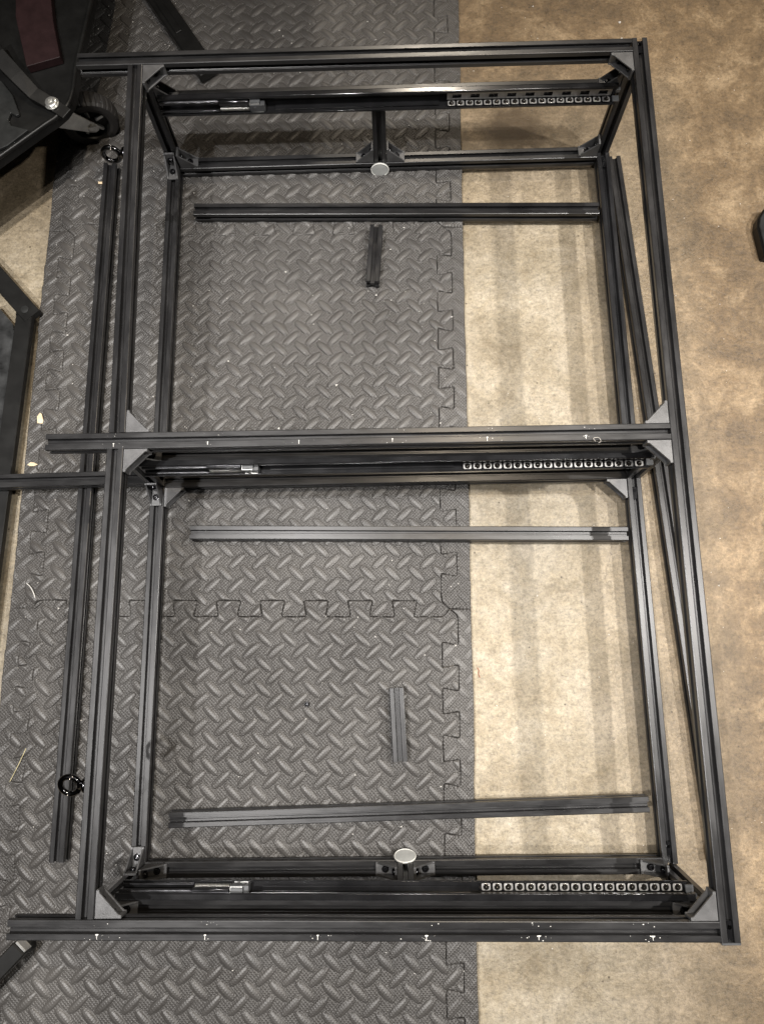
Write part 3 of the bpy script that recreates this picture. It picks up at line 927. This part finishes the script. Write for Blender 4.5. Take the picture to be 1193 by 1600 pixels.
flap = [(-0.62, 0.640), (-0.5520, 0.6480), (-0.5330, 0.6230), (-0.5200, 0.5900), (-0.5250, 0.5880), (-0.5330, 0.5930), (-0.5360, 0.5820), (-0.5310, 0.5720), (-0.5050, 0.5640), (-0.5330, 0.5390), (-0.62, 0.500)]
MB().prism(list(reversed(flap)), 0.1352, 0.1400).build('flap', 'cart_grey', cart, Matrix.Identity(4), bevel=0.0008)
# caster
ax = Vector((0.30, -0.95, 0.0)).normalized()
wc = Vector((-0.4620, 0.6600, 0.0450))
wm = axes(wc, ax.cross(Z) * -1, Z)
if (wm.to_3x3().col[2] - ax).length > 0.1:
    wm = axes(wc, ax.cross(Z), Z)
tp = []
R = 0.0445
prof = [(27 * k, -13 * k), (33 * k, -14.5 * k), (40 * k, -14 * k), (43.3 * k, -10 * k), (R, -5 * k), (R, 5 * k), (43.3 * k, 10 * k), (40 * k, 14 * k), (33 * k, 14.5 * k), (27 * k, 13 * k)]
mb = MB(); seg = 160; n = len(prof)
for s in range(seg):
    a = 2 * math.pi * s / seg
    for j, (r, z) in enumerate(prof):
        gr = 0.0016 if (s % 5 == 0 and (3 <= j <= 4 or 5 <= j <= 6)) else 0.0
        mb.v.append(((r - gr) * math.cos(a), (r - gr) * math.sin(a), z))
for s in range(seg):
    s2 = (s + 1) % seg
    for j in range(n - 1):
        mb.f.append((s * n + j, s2 * n + j, s2 * n + j + 1, s * n + j + 1))
wheel = mb.build('caster_wheel', 'rubber', cart, wm)
smooth_by_angle(wheel.data, 18)
me = MB().lathe([(0, 6 * k), (8 * k, 6 * k), (9 * k, 4 * k), (12 * k, 3.0 * k), (25 * k, 4 * k), (27.5 * k, 13.5 * k), (27.5 * k, -12.5 * k), (0, -6 * k)], 36).mesh('rim', 'cart'); smooth_by_angle(me, 35)
rimo = add('rim', me, wheel, wm)
for i in range(5):
    a = 2 * math.pi * i / 5 + 0.3
    m = wm @ Matrix.Rotation(a, 4, 'Z')
    MB().box(9 * k, 23.5 * k, -2.6 * k, 2.6 * k, 3.5 * k, 8.5 * k).build('spoke', 'zinc', wheel, m, bevel=0.0006)
# fork: two plates and a top plate
mb = MB()
pl = [(-20 * k, 48 * k), (-9 * k, -4 * k), (-6 * k, -9 * k), (0, -11 * k), (6 * k, -9 * k), (9 * k, -4 * k), (20 * k, 48 * k)]
for s in (16.2 * k, -18.0 * k):
    mb.prism(pl, s, s + 1.8 * k)
mb.box(-21 * k, 21 * k, 48.01 * k, 50 * k, -18 * k, 18 * k)
fork = mb.build('fork', 'zinc', cart, wm @ Matrix.Rotation(0.78, 4, 'Z'), bevel=0.0006)
me = MB().lathe([(7 * k, 0), (7 * k, 2 * k), (5 * k, 3.4 * k), (0, 3.6 * k)], 18).mesh('axle_nut', 'zinc'); smooth_by_angle(me, 40)
add('axle_nut', me, fork, wm @ Matrix.Translation((0, 0, 18.1 * k)))
MB().lathe([(0, 0), (15 * k, 0), (15 * k, 27 * k), (0, 27 * k)], 24).build('swivel', 'zinc', cart, Matrix.Translation((wc.x - 0.034, wc.y - 0.010, 0.0915)))

# --- dark stand at the left edge
st = empty('steel_stand', (-0.60, 0.05, 0.0))
tag(st, 'black steel stand with dusty dark panel at the left edge', 'stand')
I4 = Matrix.Identity(4)
def rail2(name, p0, p1, w, z0, z1, par, mat):
    d = (Vector(p1) - Vector(p0)); n = Vector((-d.y, d.x)).normalized() * w
    a = Vector(p0); b = Vector(p1)
    poly = [tuple(a - n), tuple(b - n), tuple(b + n), tuple(a + n)]
    return MB().prism(poly, z0, z1).build(name, mat, par, I4, bevel=0.001)
r = rail2('top_bar', (-0.660, 0.4680), (-0.5369, 0.3298), 0.0140, 0.0165, 0.0300, st, 'cart')
me = MB().lathe([(6 * k, 0), (6 * k, 1.0 * k), (3 * k, 1.4 * k), (0, 1.4 * k)], 20).mesh('rivet', 'cart_grey'); smooth_by_angle(me, 40)
add('rivet', me, r, Matrix.Translation((-0.5480, 0.3400, 0.0301)))
rail2('side_bar', (-0.5500, 0.3320), (-0.5700, -0.1380), 0.0125, 0.0170, 0.0285, st, 'cart')
rail2('side_bar', (-0.5700, -0.1385), (-0.5830, -0.50), 0.0125, 0.0165, 0.0285, st, 'cart')
MB().prism([(-0.84, 0.30), (-0.84, -0.48), (-0.5970, -0.48), (-0.5645, 0.2950), (-0.5690, 0.3200), (-0.6000, 0.3560)], 0.0170, 0.0220).build('panel', 'panel', st, I4)
for (x, y) in ((-0.562, 0.345), (-0.582, -0.46), (-0.78, 0.25)):
    MB().box(x - .008, x + .008, y - .008, y + .008, 0.0005, 0.0164).build('leg', 'cart', st, I4, bevel=0.001)

# --- workbench behind the far rail: one splayed foot reaches into view
wb = empty('workbench', (-0.42, 1.25, 0.0))
tag(wb, 'black workbench whose flat foot slants over the mat behind the far rail', 'workbench')
d = Vector((0.125, -0.195, 0)).normalized(); n_ = Vector((-d.y, d.x, 0)) * 0.0165
a = Vector((-0.455, 1.042, 0)); b = Vector((-0.279, 0.755, 0))
poly = [tuple((a + n_).xy), tuple((a - n_).xy), tuple((b - n_).xy), tuple((b + n_).xy)]
foot = MB().prism(poly, 0.0142, 0.0330).build('foot', 'cart', wb, I4, bevel=0.0025)
poly2 = [tuple((a + d * .06 + n_ * .25).xy), tuple((a + d * .06 - n_ * .45).xy), tuple((b - d * .09 - n_ * .45).xy), tuple((b - d * .09 + n_ * .25).xy)]
MB().prism(poly2, 0.0331, 0.0352).build('stiffener', 'cart', foot, I4, bevel=0.0008)
MB().box(-0.475, -0.437, 1.03, 1.07, 0.0331, 0.4999).build('leg', 'cart', wb, I4, bevel=0.001)
MB().box(-0.90, -0.035, 0.985, 1.60, 0.50, 0.535).build('unseen_bench_top', 'cart', wb, I4, bevel=0.002)  # unseen top, put in to shade the far left of the mat

# --- black leg at the near left corner
d = Vector((0.055, 0.062, 0)).normalized(); n_ = Vector((-d.y, d.x, 0)) * 0.0105
a = Vector((-0.62, -0.700, 0)); b = Vector((-0.4665, -0.5430, 0))
poly = [tuple((a + n_).xy), tuple((a - n_).xy), tuple((b - n_).xy), tuple((b + n_).xy)]
leg2 = add('tripod_leg', MB().prism(poly, 0.040, 0.060).mesh('tripod_leg', 'cart', bevel=0.0015))
tag(leg2, 'black square leg end poking in below the nearest rail, lower left corner', 'leg')
add('foot', MB().box(-0.480, -0.466, -0.558, -0.545, 0.0125, 0.0399).mesh('foot', 'cart', bevel=0.001), leg2, I4)
add('end_plug', MB().prism([tuple((b + d * .0002 + n_ * .8).xy), tuple((b + d * .0002 - n_ * .8).xy), tuple((b + d * .0035 - n_ * .8).xy), tuple((b + d * .0035 + n_ * .8).xy)], 0.043, 0.058).mesh('end_plug', 'zinc', bevel=0.0006), leg2, I4)

# --- black object at the right edge
bx = MB().prism([(0.5850, 0.4560), (0.5905, 0.4060), (0.640, 0.400), (0.640, 0.490), (0.6000, 0.4880), (0.5880, 0.4700)], 0.0, 0.018).mesh('black_case', 'cart', bevel=0.002)
bxo = add('black_case', bx)
tag(bxo, 'corner of a black case on the concrete at the right edge', 'case')
add('lid_edge', MB().prism([(0.5870, 0.4560), (0.5920, 0.4080), (0.638, 0.402), (0.638, 0.488), (0.6010, 0.4860), (0.5900, 0.4690)], 0.0181, 0.0205).mesh('lid_edge', 'cart_grey', bevel=0.001), bxo, I4)

# ================================================================== SMALL LITTER
def chip(x, y, pts, h, label, mat='wood', z=0.0143):
    me = MB().prism([(px * k, py * k) for px, py in pts], 0, h * k).mesh('wood_chip', mat, bevel=0.0003)
    o = add('wood_chip', me, None, Matrix.Translation((x, y, z)) @ Matrix.Rotation(0.05, 4, 'X'))
    tag(o, label, 'wood chip', 'wood chips on the mat')
chip(-0.4480, 0.5680, [(-7, -3), (6, -4), (7, -1), (4, 5), (1, 4), (-1, 0), (-7, 1)], 1.6, 'pale wood chip on the mat beside the far eye bolt')
chip(-0.5180, 0.1700, [(-4, -8), (4, -9), (5, -5), (2, 6), (-1, 8), (-5, 2)], 1.6, 'pale wood chip on the mat edge above the middle rail end')
chip(-0.5240, 0.0970, [(-8, 0), (-3, 4), (3, 3), (8, 0), (2, -2), (-4, -2)], 1.2, 'pale wood chip on the mat edge just above the left outrigger')
chip(-0.2200, -0.5350, [(-3, -3), (1, -4), (3, 0), (1, 4), (-2, 2)], 1.2, 'white crumb on the mat just below the nearest rail', 'paint')

def strand(name, pts, r, mat, label, cat):
    P = [Vector(p) for p in pts]; out = []
    for i in range(len(P) - 1):
        p0 = P[max(i - 1, 0)]; p1 = P[i]; p2 = P[i + 1]; p3 = P[min(i + 2, len(P) - 1)]
        for j in range(5):
            t = j / 5
            out.append(0.5 * ((2 * p1) + (p2 - p0) * t + (2 * p0 - 5 * p1 + 4 * p2 - p3) * t * t + (3 * p1 - p0 - 3 * p2 + p3) * t ** 3))
    out.append(P[-1])
    o = MB().tube(out, r, 5).build(name, mat, None, None, smooth=True)
    tag(o, label, cat)
strand('straw', [(-0.5190, -0.3520, .0150), (-0.5080, -0.3280, .0152), (-0.5000, -0.3080, .0148)], 0.00045, 'straw', 'thin yellow straw on the mat at the lower left', 'straw')
strand('straw', [(-0.4640, -0.5480, .0150), (-0.4590, -0.5340, .0156), (-0.4560, -0.5260, .0150)], 0.0006, 'straw', 'short yellow straw on the mat under the nearest rail end', 'straw')
strand('fibre', [(0.1262, -0.2080, .001), (0.1285, -0.2120, .0012), (0.1275, -0.2160, .001), (0.1295, -0.2220, .001)], 0.0005, 'red', 'rusty red fibre on the concrete beside the near tile', 'fibre')
strand('shaving', [(-0.5180, -0.0800, .015), (-0.5110, -0.0860, .0165), (-0.5060, -0.0950, .016), (-0.5045, -0.1010, .0145)], 0.0008, 'paint', 'curled pale shaving on the mat left of the long loose bar', 'shaving')
strand('lint', [(0.2500, 0.0530, .2258), (0.2470, 0.0560, .2280), (0.2530, 0.0570, .2275), (0.2560, 0.0530, .2262), (0.2530, 0.0510, .2258)], 0.00035, 'lint', 'grey curl of lint caught on the middle rail', 'lint')
o = MB().lathe([(0, 0), (3.6 * k, 0), (3.6 * k, 2.2 * k), (2.2 * k, 2.4 * k), (1.6 * k, 0.8 * k), (0, 0.8 * k)], 6).build('hex_nut', 'bolt', None, Matrix.Translation((-0.1118, -0.2539, 0.0146)))
tag(o, 'tiny black nut lying on the near foam tile', 'nut')

# dust and crumbs nobody could count
mb = MB()
for i in range(520):
    if i < 400:
        x = rng.uniform(-0.53, 0.11); y = rng.uniform(-0.6, 0.92); z = 0.0128 + rng.uniform(0, .001)
        s = abs(rng.normal(0, 0.0006)) + 0.00045
    else:
        x = rng.uniform(0.13, 0.6); y = rng.uniform(-0.6, 0.92); z = 0.0002
        s = abs(rng.normal(0, 0.0005)) + 0.0004
    b0 = len(mb.v); t = rng.uniform(0, 6.28)
    q = [(x + s * a * math.cos(t + w), y + s * c * math.sin(t + w), z) for w, a, c in ((0, 1.6, 1), (2.1, 1, 1.2), (4.2, 1.2, 1))]
    mb.v += q + [(x, y, z + s * 1.2)]
    mb.f += [(b0, b0 + 1, b0 + 3), (b0 + 1, b0 + 2, b0 + 3), (b0 + 2, b0, b0 + 3), (b0 + 2, b0 + 1, b0)]
o = mb.build('dust_specks', 'dust')
o['kind'] = 'stuff'
o['label'] = 'pale dust specks and crumbs scattered over mat and concrete'
o['category'] = 'dust'
